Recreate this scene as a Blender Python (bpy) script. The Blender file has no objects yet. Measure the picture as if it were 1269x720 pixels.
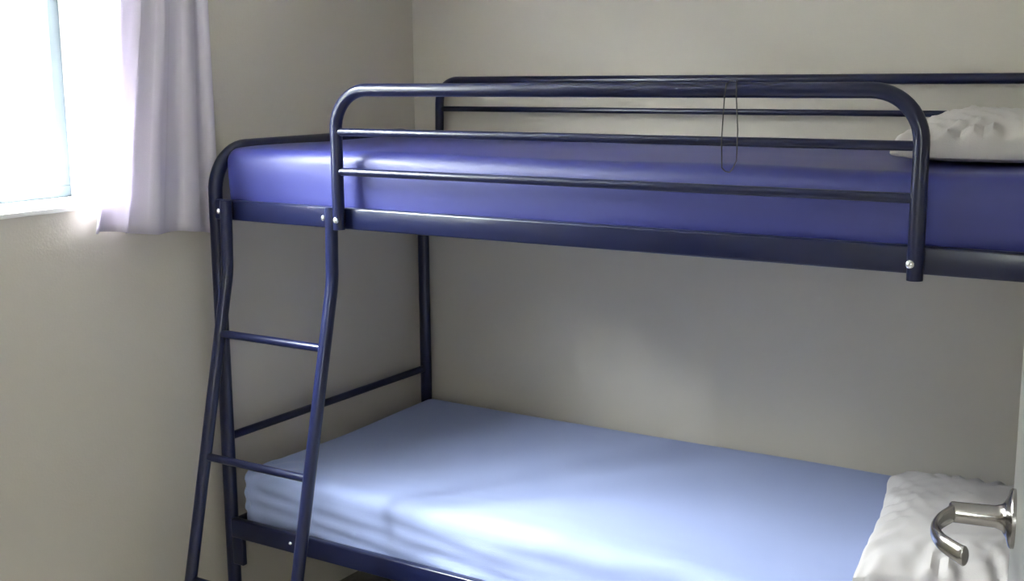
import bpy, bmesh, math, random
from mathutils import Vector, Matrix, noise

# ------------------------------------------------------------------ camera
sc = bpy.context.scene
C = bpy.data.collections.new('scene'); sc.collection.children.link(C)
cam = bpy.data.cameras.new('camera'); camo = bpy.data.objects.new('camera', cam); C.objects.link(camo)
cam.sensor_width = 36; cam.lens = 1494.8 / 1269 * 36; cam.clip_start = 0.02
yaw, pitch, roll = -0.56174, 0.17724, -0.00751
cy, sy, cp, sp = math.cos(yaw), math.sin(yaw), math.cos(pitch), math.sin(pitch)
fw = Vector((sy*cp, cy*cp, -sp)); rt0 = Vector((cy, -sy, 0)); up0 = rt0.cross(fw)
cr, sr = math.cos(roll), math.sin(roll)
rt = cr*rt0 + sr*up0; up = -sr*rt0 + cr*up0
camo.matrix_world = Matrix(((rt.x, up.x, -fw.x, 2.38484), (rt.y, up.y, -fw.y, -2.30419), (rt.z, up.z, -fw.z, 1.61), (0, 0, 0, 1)))
sc.camera = camo

# ------------------------------------------------------------------ daylight: overcast sky
SKY = 7.0
w = bpy.data.worlds.new('sky'); sc.world = w; w.use_nodes = True
nt = w.node_tree; nt.nodes.clear()
out = nt.nodes.new('ShaderNodeOutputWorld'); bg = nt.nodes.new('ShaderNodeBackground')
tc = nt.nodes.new('ShaderNodeTexCoord'); sep = nt.nodes.new('ShaderNodeSeparateXYZ'); ramp = nt.nodes.new('ShaderNodeValToRGB')
nt.links.new(tc.outputs['Generated'], sep.inputs[0])
mr = nt.nodes.new('ShaderNodeMapRange'); mr.inputs[1].default_value = -1; mr.inputs[2].default_value = 1
nt.links.new(sep.outputs[2], mr.inputs[0]); nt.links.new(mr.outputs[0], ramp.inputs[0])
e = ramp.color_ramp.elements
e[0].position = 0.47; e[0].color = (0.14, 0.14, 0.125, 1)
e[1].position = 1.0; e[1].color = (0.95, 0.97, 1.0, 1)
q = e.new(0.505); q.color = (0.32, 0.33, 0.35, 1)
nt.links.new(ramp.outputs[0], bg.inputs[0]); bg.inputs[1].default_value = SKY
nt.links.new(bg.outputs[0], out.inputs[0])
WY0, WY1, WZ0, WZ1 = -1.35, -0.25, 1.306, 2.31      # window opening in the left wall
pt = bpy.data.lights.new('window_portal', 'AREA'); pt.shape = 'RECTANGLE'; pt.size = WZ1-WZ0; pt.size_y = WY1-WY0
pt.cycles.is_portal = True
po = bpy.data.objects.new('window_portal', pt); C.objects.link(po)
po.location = (-0.30, (WY0+WY1)/2, (WZ0+WZ1)/2); po.rotation_euler = (0, math.radians(-90), 0)

VX0, VX1, VZ0, VZ1 = 2.15, 2.85, 1.15, 2.05           # unseen window added behind the camera for fill light
p2 = bpy.data.lights.new('window_portal', 'AREA'); p2.shape = 'RECTANGLE'; p2.size = VX1-VX0; p2.size_y = VZ1-VZ0; p2.cycles.is_portal = True
p2o = bpy.data.objects.new('window_portal', p2); C.objects.link(p2o); p2o.location = ((VX0+VX1)/2, -3.515, (VZ0+VZ1)/2); p2o.rotation_euler = (math.radians(-90), 0, math.pi)

vs = sc.view_settings; vs.view_transform = 'Standard'; vs.look = 'None'; vs.gamma = 1; vs.use_curve_mapping = False
vs.exposure = 4.82
sc.cycles.max_bounces = 12; sc.cycles.diffuse_bounces = 8; sc.cycles.transparent_max_bounces = 12
sc.cycles.use_denoising = True; sc.cycles.sample_clamp_indirect = 6

# ------------------------------------------------------------------ materials
def mat(name, col, rough=0.6, metal=0.0, var=0.0, vscale=6, bump=0.0, bscale=120, coat=0.0, coatr=0.12, col2=None, spec=0.5, sheen=0.0, trans=0.0, stretch=None):
    m = bpy.data.materials.new(name); m.use_nodes = True; n = m.node_tree.nodes; l = m.node_tree.links
    b = n['Principled BSDF']; b.inputs['Base Color'].default_value = (*col, 1); b.inputs['Roughness'].default_value = rough
    b.inputs['Metallic'].default_value = metal; b.inputs['Coat Weight'].default_value = coat; b.inputs['Coat Roughness'].default_value = coatr
    b.inputs['Specular IOR Level'].default_value = spec; b.inputs['Sheen Weight'].default_value = sheen
    t = n.new('ShaderNodeTexCoord'); mp = n.new('ShaderNodeMapping'); l.new(t.outputs['Object'], mp.inputs[0])
    if stretch: mp.inputs['Scale'].default_value = stretch
    if var > 0 or col2:
        nz = n.new('ShaderNodeTexNoise'); nz.inputs['Scale'].default_value = vscale; nz.inputs['Detail'].default_value = 5
        l.new(mp.outputs[0], nz.inputs['Vector'])
        mx = n.new('ShaderNodeMix'); mx.data_type = 'RGBA'; l.new(nz.outputs['Fac'], mx.inputs[0])
        c2 = col2 or tuple(c*(1+var) for c in col); c1 = col if col2 else tuple(c*(1-var) for c in col)
        mx.inputs[6].default_value = (*c1, 1); mx.inputs[7].default_value = (*c2, 1); l.new(mx.outputs[2], b.inputs['Base Color'])
    if bump > 0:
        nb = n.new('ShaderNodeTexNoise'); nb.inputs['Scale'].default_value = bscale; nb.inputs['Detail'].default_value = 6
        l.new(mp.outputs[0], nb.inputs['Vector'])
        bp = n.new('ShaderNodeBump'); bp.inputs['Strength'].default_value = bump; bp.inputs['Distance'].default_value = 0.004
        l.new(nb.outputs['Fac'], bp.inputs['Height']); l.new(bp.outputs[0], b.inputs['Normal'])
    if trans > 0:
        tr = n.new('ShaderNodeBsdfTranslucent'); tr.inputs[0].default_value = (*col, 1); ms = n.new('ShaderNodeMixShader'); ms.inputs[0].default_value = trans
        l.new(b.outputs[0], ms.inputs[1]); l.new(tr.outputs[0], ms.inputs[2]); l.new(ms.outputs[0], n['Material Output'].inputs[0])
    return m
M = dict(
    wall=mat('wall_paint', (0.55, 0.51, 0.455), 0.75, var=0.03, vscale=1.3, bump=0.12, bscale=160),
    reveal=mat('reveal_paint', (0.78, 0.77, 0.74), 0.5, bump=0.05),
    bounce_pale=mat('bounce_pale', (0.60, 0.59, 0.56), 0.9, var=0.1, vscale=4, bump=0.3, bscale=60),  # for the ground added outside to bounce light in
    render=mat('dark_blocker', (0.13, 0.13, 0.12), 0.9, var=0.04, vscale=3, bump=0.3, bscale=90),  # for the dark walls added outside to block low sky
    ceiling=mat('ceiling_paint', (0.86, 0.85, 0.82), 0.85, bump=0.1, bscale=90),
    carpet=mat('carpet', (0.22, 0.20, 0.175), 0.95, var=0.25, vscale=60, bump=0.8, bscale=400),
    trim=mat('trim_gloss', (0.62, 0.60, 0.55), 0.35),
    navy=mat('navy_paint', (0.006, 0.009, 0.042), 0.28, var=0.15, vscale=9, coat=0.25, spec=0.4, bump=0.03, bscale=60),
    blue=mat('indigo_cover', (0.025, 0.031, 0.205), 0.50, var=0.10, vscale=5, bump=0.10, bscale=300, spec=0.6, coat=0.3, coatr=0.42, stretch=(1, 6, 6)),
    piping=mat('indigo_piping', (0.05, 0.05, 0.30), 0.5),
    sheet=mat('light_blue_sheet', (0.285, 0.345, 0.585), 0.8, var=0.03, vscale=8, bump=0.15, bscale=500, sheen=0.15),
    core=mat('foam', (0.55, 0.52, 0.42), 0.9),
    pillow=mat('cream_cotton', (0.52, 0.49, 0.485), 0.8, var=0.03, vscale=5, bump=0.15, bscale=350, sheen=0.1),
    bolt=mat('zinc_bolt', (0.85, 0.88, 0.9), 0.25, 0.9),
    cap=mat('black_plastic', (0.01, 0.01, 0.014), 0.45),
    chrome=mat('satin_chrome', (0.42, 0.40, 0.40), 0.18, 1.0, var=0.05, vscale=20),
    door=mat('door_paint', (0.33, 0.32, 0.30), 0.5, bump=0.04, bscale=200),
    alu=mat('aluminium_frame', (0.10, 0.125, 0.15), 0.55, 0.0),
    curtain=mat('curtain_cloth', (0.74, 0.70, 0.78), 0.85, var=0.03, vscale=12, bump=0.25, bscale=500, trans=0.38),
    cord=mat('cord', (0.05, 0.045, 0.04), 0.7),
    white=mat('white_plastic', (0.8, 0.8, 0.78), 0.4),
)
g = bpy.data.materials.new('window_glass'); g.use_nodes = True; n = g.node_tree.nodes; l = g.node_tree.links; n.clear()
o_ = n.new('ShaderNodeOutputMaterial'); ms = n.new('ShaderNodeMixShader'); tr = n.new('ShaderNodeBsdfTransparent'); gl = n.new('ShaderNodeBsdfGlossy')
tr.inputs[0].default_value = (0.95, 0.98, 0.97, 1); gl.inputs['Roughness'].default_value = 0.02; lw = n.new('ShaderNodeLayerWeight'); lw.inputs[0].default_value = 0.5
pw = n.new('ShaderNodeMath'); pw.operation = 'POWER'; pw.inputs[1].default_value = 5; fr = n.new('ShaderNodeMath'); fr.operation = 'MULTIPLY_ADD'; fr.inputs[1].default_value = 0.9; fr.inputs[2].default_value = 0.03
l.new(lw.outputs['Facing'], pw.inputs[0]); l.new(pw.outputs[0], fr.inputs[0]); l.new(fr.outputs[0], ms.inputs[0]); l.new(tr.outputs[0], ms.inputs[1]); l.new(gl.outputs[0], ms.inputs[2]); l.new(ms.outputs[0], o_.inputs[0])
M['glass'] = g

# ------------------------------------------------------------------ helpers
def link_mesh(name, bm, m, parent=None, smooth=True, loc=None):
    me = bpy.data.meshes.new(name); bmesh.ops.recalc_face_normals(bm, faces=bm.faces); bm.to_mesh(me); bm.free()
    if smooth:
        for p in me.polygons: p.use_smooth = True
        try: me.set_sharp_from_angle(angle=math.radians(40))
        except Exception: pass
    me.materials.append(M[m]); o = bpy.data.objects.new(name, me); C.objects.link(o)
    if parent: o.parent = parent
    if loc: o.location = loc
    return o
def thing(name, label, cat, loc=(0, 0, 0), rz=0, group=None):
    o = bpy.data.objects.new(name, None); C.objects.link(o); o.location = loc; o.rotation_euler = (0, 0, rz)
    o['label'] = label; o['category'] = cat
    if group: o['group'] = group
    return o
def struct(o): o['kind'] = 'structure'; return o
def box(bm, a, b, bev=0.0):
    r = bmesh.ops.create_cube(bm, size=1); vs_ = r['verts']
    for v in vs_: v.co = Vector([(a[i]+b[i])/2 + v.co[i]*(b[i]-a[i]) for i in range(3)])
    if bev > 0:
        es = list({e_ for v in vs_ for e_ in v.link_edges})
        bmesh.ops.bevel(bm, geom=es, offset=bev, segments=3, affect='EDGES', profile=0.5)
    return bm
def one_box(name, a, b, m, parent=None, bev=0.0):
    return link_mesh(name, box(bmesh.new(), a, b, bev), m, parent, smooth=bev > 0)
def tube(bm, pts, r, seg=20, cap=True, squash=1.0, rs=None):
    pts = [Vector(p) for p in pts]; rings = []
    t0 = (pts[1]-pts[0]).normalized(); ref = Vector((0, 0, 1)) if abs(t0.z) < 0.9 else Vector((0, 1, 0))
    nrm = (ref - t0*ref.dot(t0)).normalized()
    for i, p in enumerate(pts):
        t = (pts[min(i+1, len(pts)-1)]-pts[max(i-1, 0)]).normalized()
        nrm = (nrm - t*nrm.dot(t)).normalized(); bi = t.cross(nrm); rr = rs[i] if rs else r
        rings.append([bm.verts.new(p + nrm*math.cos(2*math.pi*k/seg)*rr + bi*math.sin(2*math.pi*k/seg)*rr*squash) for k in range(seg)])
    for a, b in zip(rings, rings[1:]):
        for k in range(seg): bm.faces.new((a[k], a[(k+1) % seg], b[(k+1) % seg], b[k]))
    if cap: bm.faces.new(rings[0]); bm.faces.new(rings[-1])
    return bm
def fillet(pts, r, n_=8):
    """poly-line with rounded corners"""
    P = [Vector(p) for p in pts]; outp = [P[0]]
    for i in range(1, len(P)-1):
        a, b, c = P[i-1], P[i], P[i+1]; u = (a-b).normalized(); v = (c-b).normalized(); ang = u.angle(v)
        rr = r[i-1] if isinstance(r, (list, tuple)) else r
        d = rr/math.tan(ang/2); ce = b + (u+v).normalized()*(rr/math.sin(ang/2))
        s = (b+u*d)-ce; e2 = (b+v*d)-ce; tot = s.angle(e2); ax = s.cross(e2).normalized()
        for k in range(n_+1): outp.append(ce + Matrix.Rotation(tot*k/n_, 3, ax) @ s)
    outp.append(P[-1]); return outp
def soft_box(bm, a, b, r, step, disp=None):
    """box with fully rounded edges from a dense grid, each vertex moved along its normal by disp"""
    a = Vector(a); b = Vector(b); N = [max(4, int((b[i]-a[i])/step)) for i in range(3)]
    def coord(i, k):
        t = k/N[i]; L = b[i]-a[i]; kk = 3       # denser rows by the edges
        if k <= kk: return a[i] + r*k/kk
        if k >= N[i]-kk: return b[i] - r*(N[i]-k)/kk
        return a[i]+r + (L-2*r)*(k-kk)/(N[i]-2*kk)
    N = [max(10, q) for q in N]
    cache = {}
    def V(i, j, k):
        key = (i, j, k)
        if key in cache: return cache[key]
        p = Vector((coord(0, i), coord(1, j), coord(2, k)))
        q = Vector([min(max(p[c], a[c]+r), b[c]-r) for c in range(3)]); nn = (p-q).normalized(); p2 = q + nn*r
        if disp: p2 = disp(p2, nn)
        cache[key] = bm.verts.new(p2); return cache[key]
    for ax in range(3):
        u, v = (ax+1) % 3, (ax+2) % 3
        for side in (0, N[ax]):
            for i in range(N[u]):
                for j in range(N[v]):
                    def idx(x, y):
                        t = [0, 0, 0]; t[ax] = side; t[u] = x; t[v] = y; return V(*t)
                    bm.faces.new((idx(i, j), idx(i+1, j), idx(i+1, j+1), idx(i, j+1)))
    return bm
def bolt_head(parent, p, d, r=0.0075, name='bolt'):
    d = Vector(d).normalized(); bm = bmesh.new(); P = Vector(p)
    prof = [(0, r), (0.0015, r), (0.0035, r*0.86), (0.005, r*0.55), (0.0056, r*0.15)]
    tube(bm, [P + d*h for h, _ in prof], r, 14, rs=[q for _, q in prof])
    return link_mesh(name, bm, 'bolt', parent)

XL, YB, XR, YF, H = -0.055, 0.97, 3.2, -3.4, 2.4
# ------------------------------------------------------------------ room shell
bm = bmesh.new(); T = 0.24
box(bm, (XL-T, YF, 0), (XL, WY0, H)); box(bm, (XL-T, WY1, 0), (XL, YB+T, H)); box(bm, (XL-T, WY0, 0), (XL, WY1, WZ0-0.012)); box(bm, (XL-T, WY0, WZ1), (XL, WY1, H))
struct(link_mesh('wall_left', bm, 'wall', smooth=False))
struct(one_box('wall_back', (XL, YB, 0), (XR, YB+0.1, H), 'wall'))
DH = (2.323, -1.642)                         # hinge of the door leaf
bm = bmesh.new(); box(bm, (2.45, DH[1]-0.05, 0), (2.55, YB, H)); box(bm, (2.55, DH[1]-0.15, 0), (XR, DH[1]-0.05, H))
struct(link_mesh('wall_right', bm, 'wall', smooth=False))
bm = bmesh.new()
box(bm, (XL-T, YF-0.1, 0), (VX0, YF, H)); box(bm, (VX1, YF-0.1, 0), (XR, YF, H)); box(bm, (VX0, YF-0.1, 0), (VX1, YF, VZ0)); box(bm, (VX0, YF-0.1, VZ1), (VX1, YF, H))
struct(link_mesh('wall_front', bm, 'wall', smooth=False))
struct(one_box('wall_side', (XR, YF-0.1, 0), (XR+0.1, YB+0.1, H), 'wall'))
struct(one_box('floor', (XL-T, YF-0.1, -0.06), (XR+0.1, YB+0.1, 0), 'carpet'))
struct(one_box('ceiling', (XL-T, YF-0.1, H), (XR+0.1, YB+0.1, H+0.08), 'ceiling'))
# added outside: pale ground that bounces light, dark walls that cut low sky
struct(one_box('bounce_ground', (-2.8, -7, -0.35), (XL-T-0.02, 5, -0.25), 'bounce_pale'))
struct(one_box('sky_blocker', (-2.8, -7, -0.25), (-2.6, 5, 3.3), 'render', bev=0.01))
struct(one_box('sky_blocker', (-2.6, -6.2, -0.25), (6, -6.0, 3.3), 'render', bev=0.01))
struct(one_box('bounce_ground', (XL-T-0.02, -6.0, -0.35), (6, YF-0.12, -0.25), 'bounce_pale'))
# white lining boards of the window opening and the sill board
bm = bmesh.new()
box(bm, (XL-T+0.02, WY1-0.008, WZ0), (XL+0.004, WY1, WZ1)); box(bm, (XL-T+0.02, WY0, WZ0), (XL+0.004, WY0+0.008, WZ1)); box(bm, (XL-T+0.02, WY0, WZ1-0.008), (XL+0.004, WY1, WZ1))
struct(link_mesh('trim_1', bm, 'reveal', smooth=False))
# window: frame, sill, panes
wi = struct(bpy.data.objects.new('window_1', None)); C.objects.link(wi); wi.location = (-0.27, (WY0+WY1)/2, WZ0)
def wbox(name, a, b, m, bev=0.002):
    o = one_box(name, a, b, m, wi, bev); o.matrix_parent_inverse = Matrix.Translation(wi.location).inverted(); return o
y0, y1, z0, z1 = WY0+0.008, WY1-0.008, WZ0+0.012, WZ1-0.008
wbox('sill', (XL-T+0.02, WY0, WZ0-0.012), (XL+0.005, WY1, WZ0), 'reveal')
wbox('bottom_rail', (-0.290, y0, WZ0), (-0.255, y1, WZ0+0.030), 'alu'); wbox('top_rail', (-0.290, y0, z1-0.03), (-0.255, y1, z1), 'alu')
wbox('jamb', (-0.290, y1-0.034, WZ0+0.030), (-0.255, y1, z1-0.03), 'alu'); wbox('jamb', (-0.290, y0, WZ0+0.030), (-0.255, y0+0.034, z1-0.03), 'alu')
ym = (y0+y1)/2
wbox('mullion', (-0.290, ym-0.02, WZ0+0.030), (-0.255, ym+0.02, z1-0.03), 'alu')
wbox('pane', (-0.275, ym+0.02, WZ0+0.030), (-0.271, y1-0.034, z1-0.03), 'glass', 0); wbox('pane', (-0.275, y0+0.034, WZ0+0.030), (-0.271, ym-0.02, z1-0.03), 'glass', 0)

w2 = struct(bpy.data.objects.new('fill_window', None)); C.objects.link(w2)  # added opening, never in view, lets fill light in from behind
for nm, a_, b_ in (('bottom_rail', (VX0, VZ0), (VX1, VZ0+0.04)), ('top_rail', (VX0, VZ1-0.04), (VX1, VZ1)), ('jamb', (VX0, VZ0+0.04), (VX0+0.04, VZ1-0.04)), ('jamb', (VX1-0.04, VZ0+0.04), (VX1, VZ1-0.04)), ('mullion', ((VX0+VX1)/2-0.02, VZ0+0.04), ((VX0+VX1)/2+0.02, VZ1-0.04))):
    one_box(nm, (a_[0], YF-0.08, a_[1]), (b_[0], YF-0.04, b_[1]), 'alu', w2, 0.002)
one_box('pane', (VX0+0.04, YF-0.062, VZ0+0.04), (VX1-0.04, YF-0.058, VZ1-0.04), 'glass', w2)
one_box('sill', (VX0-0.03, YF-0.04, VZ0-0.02), (VX1+0.03, YF+0.03, VZ0), 'reveal', w2, 0.002)

# ------------------------------------------------------------------ bunk bed
LX, W = 2.09, 0.93
bed = thing('bunk_bed', 'navy blue tubular steel bunk bed along the beige back wall', 'bunk bed', (0, 0, 0))
def B(name, pts, r, seg=22, m='navy', parent=bed, **k): return link_mesh(name, tube(bmesh.new(), pts, r, seg, **k), m, parent)
ZT, ZR0, ZR1 = 1.423, 1.237, 1.290          # end arch height, upper side rail
for x in (0, LX):                            # the posts and their arch are one bent tube at each end
    B('end_frame', fillet([(x, 0, 0.012), (x, 0, ZT), (x, W, ZT), (x, W, 0.012)], 0.12, 12), 0.019, 28)
    B('end_bar', [(x, 0.017, 0.627), (x, W-0.017, 0.627)], 0.0115)
    B('end_bar', [(x, 0.017, 0.375), (x, W-0.017, 0.375)], 0.0125)
    B('end_bar', [(x, 0.017, 1.262), (x, W-0.017, 1.262)], 0.0115)
    for y in (0, W):
        link_mesh('foot_cap', tube(bmesh.new(), [(x, y, 0.0), (x, y, 0.035)], 0.0215, 20), 'cap', bed)
def side_rail(y, za, zb, yh=0.011):
    o = one_box('side_rail', (0.017, y-yh, za), (LX-0.017, y+yh, zb), 'navy', bed, 0.005); return o
YR = -0.012
side_rail(YR, ZR0, ZR1); side_rail(W+0.008, ZR0, ZR1)
side_rail(YR, 0.345, 0.400); side_rail(W+0.008, 0.345, 0.400)
for z in (0.351, 1.243):                     # cross slats that carry each mattress
    for k in range(13):
        x = 0.12 + k*(LX-0.24)/12
        one_box('slat', (x-0.022, YR+0.011, z-0.004), (x+0.022, W-0.003, z+0.004), 'navy', bed, 0.001)
# locking bracket under the lower rail, by the front post
one_box('bracket', (0.020, -0.022, 0.268), (0.058, -0.006, 0.347), 'navy', bed, 0.002)
# bolts
for p in ((0.240, -0.0228, 0.374), (LX-0.24, -0.0228, 0.374)): bolt_head(bed, p, (0, -1, 0), 0.0055)

# guard rail in front: bent tube, two thin bars, bolts
GY = -0.039
B('guard_rail', fillet([(0.459, GY, 1.238), (0.459, GY, 1.5765), (1.842, GY, 1.5765), (1.842, GY, 1.228)], 0.095, 12), 0.0152, 26)
B('guard_bar', [(0.459, GY, 1.4761), (1.842, GY, 1.4761)], 0.0095)
B('guard_bar', [(0.459, GY, 1.3803), (1.842, GY, 1.3803)], 0.0095)
bolt_head(bed, (0.462, GY-0.0148, 1.262), (0, -1, 0), 0.0078); bolt_head(bed, (1.836, GY-0.0148, 1.260), (-0.1, -1, 0), 0.0085)
# guard rail behind
B('guard_rail', fillet([(0.070, W, 1.25), (0.078, W, 1.591), (2.02, W, 1.591), (2.02, W, 1.25)], 0.07, 10), 0.0140, 22)
B('guard_bar', [(0.075, W, 1.502), (2.02, W, 1.502)], 0.0085)
B('guard_bar', [(0.072, W, 1.395), (2.02, W, 1.395)], 0.0085)

# ladder: its rails are bolted to the upper side rail and splay out to the floor
lad = thing('ladder', 'navy tubular steel ladder bolted to the foot end of the bunk bed', 'ladder', (0.26, -0.3, 0))
def L_(name, pts, r, m='navy'):
    o = link_mesh(name, tube(bmesh.new(), pts, r, 22), m, lad); o.matrix_parent_inverse = Matrix.Translation(lad.location).inverted(); return o
def ly(z): return -0.046 - 0.228*(1.115-z) if z < 1.115 else -0.046
for x in (0.078, 0.437):
    pts = fillet([(x, -0.040, 1.292), (x, -0.046, 1.105), (x, ly(0.012)-0.004, 0.012)], 0.28, 10)
    L_('ladder_rail', pts, 0.0160)
    c = link_mesh('foot_cap', tube(bmesh.new(), [(x, ly(0)-0.004, 0.0), (x, ly(0.04)-0.004, 0.04)], 0.019, 18), 'cap', lad); c.matrix_parent_inverse = Matrix.Translation(lad.location).inverted()
for z in (0.945, 0.628, 0.311): L_('rung', [(0.078, ly(z), z), (0.437, ly(z), z)], 0.0105)
for p in ((0.066, -0.0545, 1.264), (0.420, -0.051, 1.266)):
    b_ = bolt_head(lad, p, (-0.55, -1, 0.0), 0.0078); b_.matrix_parent_inverse = Matrix.Translation(lad.location).inverted()

# ------------------------------------------------------------------ mattresses
def upper_disp(p, n_):
    q = p.copy()
    w_ = noise.noise(Vector((p.x*2.2, p.y*2.2, p.z*3)))*0.004 + noise.noise(Vector((p.x*1.2, p.z*28, 1.7)))*0.003*abs(n_.y)
    if n_.z > 0.3: w_ += 0.0035*noise.noise(Vector((p.x*3, p.y*5, 4)))
    # the side bulges a little between its seams
    t = (p.z-1.27)/(1.425-1.27); w_ += abs(n_.y)*0.004*math.sin(math.pi*max(0, min(1, t)))
    return q + n_*w_
um = thing('mattress', 'indigo blue mattress on the upper bunk', 'mattress', (1.05, 0.46, 1.25))
inv = Matrix.Translation(um.location).inverted()
o = link_mesh('cover', soft_box(bmesh.new(), (0.030, 0.006, 1.250), (2.062, 0.903, 1.424), 0.034, 0.020, upper_disp), 'blue', um); o.matrix_parent_inverse = inv
def sheet_disp(p, n_):
    h = noise.noise(Vector((p.x*1.6, p.y*2.0, 9)))*0.007
    if n_.z > 0.5: h -= 0.006*math.sin(math.pi*min(1, max(0, (p.y)/0.9)))          # a soft hollow along the middle
    # long creases that run along the front edge and dive under the mattress
    front = max(0.0, 1-(p.y-0.0)/0.22) if p.y < 0.22 else 0
    if front > 0 and n_.z > -0.5:
        s = (p.x*0.9 + (0.54-p.z)*1.6 + p.y*1.9)
        q_ = p.z*0.8 - p.y*0.55 + p.x*0.075 + 0.010*noise.noise(Vector((p.x*3.5, p.z*5, 2)))
        cr_ = 0.55- 1.1*math.sin(q_*92)**2*(0.6+0.4*math.cos(q_*31+1))
        am = 0.5+0.5*noise.noise(Vector((p.x*3.1, p.z*3, 5)))
        h += 0.0060*front**0.7*cr_*max(0, min(1, am*1.3))*(1.0 if n_.z < 0.9 else 0.5)
        h += 0.006*front*noise.noise(Vector((p.x*5, p.z*22, p.y*14)))
    if n_.y < -0.3: h += 0.004*noise.noise(Vector((p.x*9, p.z*9, 0)))
    # gathered foot corner
    d = math.hypot(p.x-0.03, p.y-0.0)
    if d < 0.25 and p.z > 0.42: h += 0.004*(1-d/0.25)*math.sin(math.atan2(p.y+0.05, p.x)*22)
    return p + n_*h
lm = thing('mattress', 'mattress in a pale blue fitted sheet on the lower bunk', 'mattress', (1.05, 0.46, 0.358))
inv = Matrix.Translation(lm.location).inverted()
o = link_mesh('fitted_sheet', soft_box(bmesh.new(), (0.030, 0.004, 0.358), (2.062, 0.903, 0.541), 0.042, 0.0105, sheet_disp), 'sheet', lm); o.matrix_parent_inverse = inv

# ------------------------------------------------------------------ pillows
def pillow_mesh(seed, a=0.195, b=0.340, T_=0.066, flat=0.36):
    bm = bmesh.new(); NU, NV = 60, 84; top = {}; bot = {}
    for i in range(NU+1):
        for j in range(NV+1):
            u = -1+2*i/NU; v = -1+2*j/NV
            u = math.sin(u*math.pi/2)*0.6+u*0.4; v = math.sin(v*math.pi/2)*0.6+v*0.4
            # sides pulled in between the corners, corners pointed
            X = a*u*(1-0.085*(1-v*v)); Y = b*v*(1-0.06*(1-u*u))
            e_ = max(0, (1-u*u))**0.27*max(0, (1-v*v))**0.25
            P = Vector((X*6, Y*6, seed))
            lump = 1+0.22*noise.noise(P)+0.10*noise.noise(P*2.1)
            edge = 1-e_
            def crease(ang, fr, am, o):
                q = X*math.cos(ang)+Y*math.sin(ang)+0.018*noise.noise(Vector((X*9, Y*9, o)))
                m_ = max(0, noise.noise(Vector((X*5, Y*5, o+7)))+0.25)
                return am*m_*(abs(math.sin(q*fr+o))**0.6*-1+0.6)
            ang = math.atan2(v, u)
            near = max(0, 1-min(1-abs(u), 1-abs(v))/0.45)
            wr = 0.007*near*math.sin(ang*23+5*noise.noise(Vector((u*2, v*2, seed))))*min(1, e_*2)
            wr += (crease(0.5, 75, 0.007, seed)+crease(1.9, 60, 0.009, seed+2)+crease(2.7, 95, 0.005, seed+4))*min(1, e_*2)
            zt = T_*e_*lump*1.2+wr; zb = -T_*e_*flat
            sag = 0.006*math.sin(v*7+seed)*edge
            top[i, j] = bm.verts.new((X, Y, zt+sag))
            if i in (0, NU) or j in (0, NV): bot[i, j] = top[i, j]
            else: bot[i, j] = bm.verts.new((X, Y, zb+sag))
    for D in (top, bot):
        for i in range(NU):
            for j in range(NV): bm.faces.new((D[i, j], D[i+1, j], D[i+1, j+1], D[i, j+1]))
    return bm
def pillow(label, loc, rz, seed, tilt=(0, 0), **k):
    t = thing('pillow', label, 'pillow', loc, rz, None); t.rotation_euler = (tilt[0], tilt[1], rz)
    link_mesh('pillowcase', pillow_mesh(seed, **k), 'pillow', t)
    return t
pillow('crumpled cream pillow at the head of the upper bunk', (1.885, 0.475, 1.449), math.radians(9), 1.3)
pillow('crumpled white pillow at the head of the lower bunk', (1.857, 0.440, 0.562), math.radians(9), 5.1)

# ------------------------------------------------------------------ cord looped over the front guard rail
cpts = [(1.463, GY-0.017, 1.425), (1.462, GY-0.019, 1.48), (1.465, GY-0.0175, 1.56), (1.467, GY-0.014, 1.588), (1.470, GY, 1.5945), (1.476, GY+0.010, 1.592),
        (1.484, GY+0.0, 1.5945), (1.488, GY-0.014, 1.588), (1.490, GY-0.0175, 1.56), (1.495, GY-0.019, 1.50), (1.493, GY-0.016, 1.44), (1.484, GY-0.013, 1.423), (1.477, GY-0.012, 1.416), (1.469, GY-0.014, 1.418), (1.463, GY-0.017, 1.425)]
o = link_mesh('cord', tube(bmesh.new(), cpts, 0.0013, 8, cap=False), 'cord')
o['label'] = 'thin dark cord looped over the top tube of the front guard rail'; o['category'] = 'cord'

# ------------------------------------------------------------------ curtain
CZ0, CZ1 = 1.205, 2.345
tk = one_box('curtain_track', (XL, WY0-0.12, 2.345), (XL+0.045, 0.06, 2.37), 'white', None, 0.003)
tk['label'] = 'white curtain track on the wall above the window'; tk['category'] = 'curtain track'
bm = bmesh.new(); NU, NV = 260, 40; rows = []
for j in range(NV+1):
    t = j/NV; z = CZ0+(CZ1-CZ0)*t; row = []
    s = min(1, (z-CZ0)/0.56)
    yl = -0.395+0.117*s; yr = 0.040-0.004*s
    if z > 1.78: yl += 0.05*(z-1.78)/0.5
    for i in range(NU+1):
        u = i/NU; ph = u + 0.018*math.sin(t*2.1+u*5)
        amp = (0.021+0.004*math.sin(u*9))*(1-0.25*t)*(1-0.45*u)
        f = math.sin(ph*2*math.pi*4.2+1.2+0.8*math.sin(u*6))
        f = math.copysign(abs(f)**0.75, f)
        x = XL+0.034-0.012*u + amp*f*0.78 + 0.003*noise.noise(Vector((u*14, z*3, 0)))
        y = yl+(yr-yl)*u + 0.006*math.cos(ph*2*math.pi*4.5+0.9)
        zz = z + (0.045*(1-u)-0.012)*(1-t)**6 + (0.004*math.sin(u*11) if j == 0 else 0)
        row.append(bm.verts.new((max(XL+0.006, x), y, zz)))
    rows.append(row)
for a_, b_ in zip(rows, rows[1:]):
    for i in range(NU): bm.faces.new((a_[i], a_[i+1], b_[i+1], b_[i]))
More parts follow.
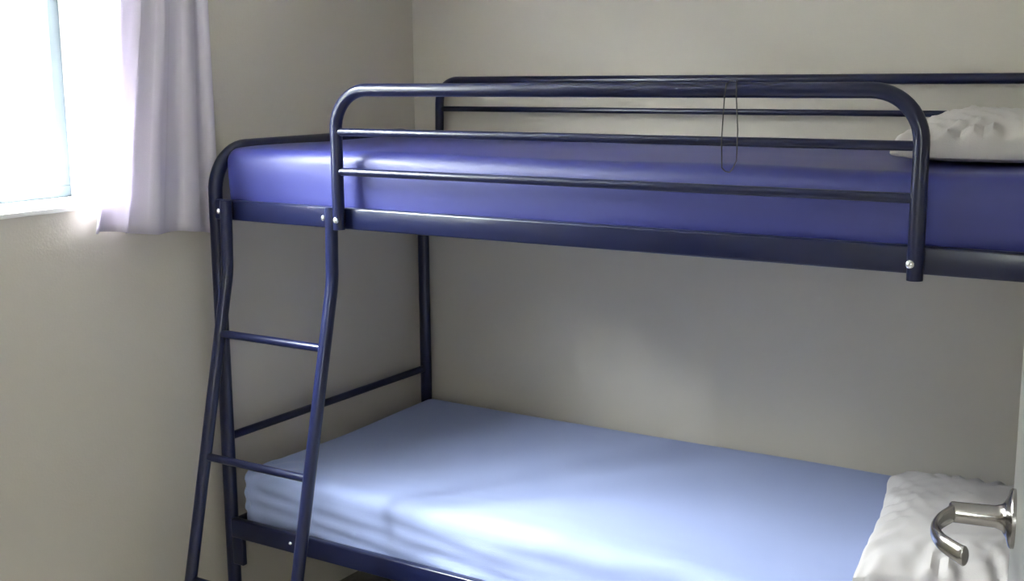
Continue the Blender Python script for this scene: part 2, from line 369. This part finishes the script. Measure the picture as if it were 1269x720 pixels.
cu = thing('curtain', 'pale mauve-grey curtain gathered at the right of the window', 'curtain', (XL+0.03, -0.15, CZ0)); inv = Matrix.Translation(cu.location).inverted()
o = link_mesh('cloth', bm, 'curtain', cu); o.matrix_parent_inverse = inv
so = o.modifiers.new('thick', 'SOLIDIFY'); so.thickness = 0.0012

# ------------------------------------------------------------------ door leaf with its lever handle
A = math.radians(11.6)
door = struct(bpy.data.objects.new('door_1', None)); C.objects.link(door); door.location = (DH[0], DH[1], 0); door.rotation_euler = (0, 0, A)
# local axes: +y from the hinge to the latch, -x out of the room-side face
DW = 0.775
one_box('leaf', (0, 0, 0.008), (0.036, DW, 2.02), 'door', door, 0.002)
struct(one_box('trim_2', (DH[0]+0.045, DH[1]-0.16, 0), (DH[0]+0.105, DH[1]+0.02, 2.08), 'trim', None, 0.003))
hz, hy = 1.125, DW-0.062
hd = bpy.data.objects.new('door_handle', None); C.objects.link(hd); hd.parent = door; hd.location = (0, hy, hz); hd['label'] = 'satin chrome lever handle'
prof = [(0, 0.033), (0.004, 0.033), (0.006, 0.031), (0.009, 0.0215), (0.013, 0.0150), (0.020, 0.0125), (0.058, 0.0118), (0.066, 0.0118), (0.0685, 0.009)]
link_mesh('rose', tube(bmesh.new(), [(-h, 0, 0) for h, _ in prof], 1, 32, rs=[r for _, r in prof]), 'chrome', hd)
cps = [(-0.060, 0.008), (-0.066, -0.008), (-0.077, -0.036), (-0.081, -0.066), (-0.074, -0.096), (-0.058, -0.122), (-0.050, -0.131)]
lp = []
for i in range(len(cps)-1):
    q0, q1, q2, q3 = cps[max(i-1, 0)], cps[i], cps[i+1], cps[min(i+2, len(cps)-1)]
    for k in range(6):
        t = k/6; lp.append(tuple(0.5*((2*q1[c])+(-q0[c]+q2[c])*t+(2*q0[c]-5*q1[c]+4*q2[c]-q3[c])*t*t+(-q0[c]+3*q1[c]-3*q2[c]+q3[c])*t**3) for c in (0, 1))+(0,))
lp.append((*cps[-1], 0))
nl = len(lp); link_mesh('lever', tube(bmesh.new(), lp, 1, 20, squash=0.55, rs=[0.0112-0.0016*math.sin(math.pi*i/(nl-1)) if 1 < i < nl-2 else (0.0065 if i in (0, nl-1) else 0.0098) for i in range(nl)]), 'chrome', hd)
one_box('latch_plate', (0.007, DW-0.001, hz-0.08), (0.029, DW+0.0015, hz+0.08), 'chrome', door, 0.0005)
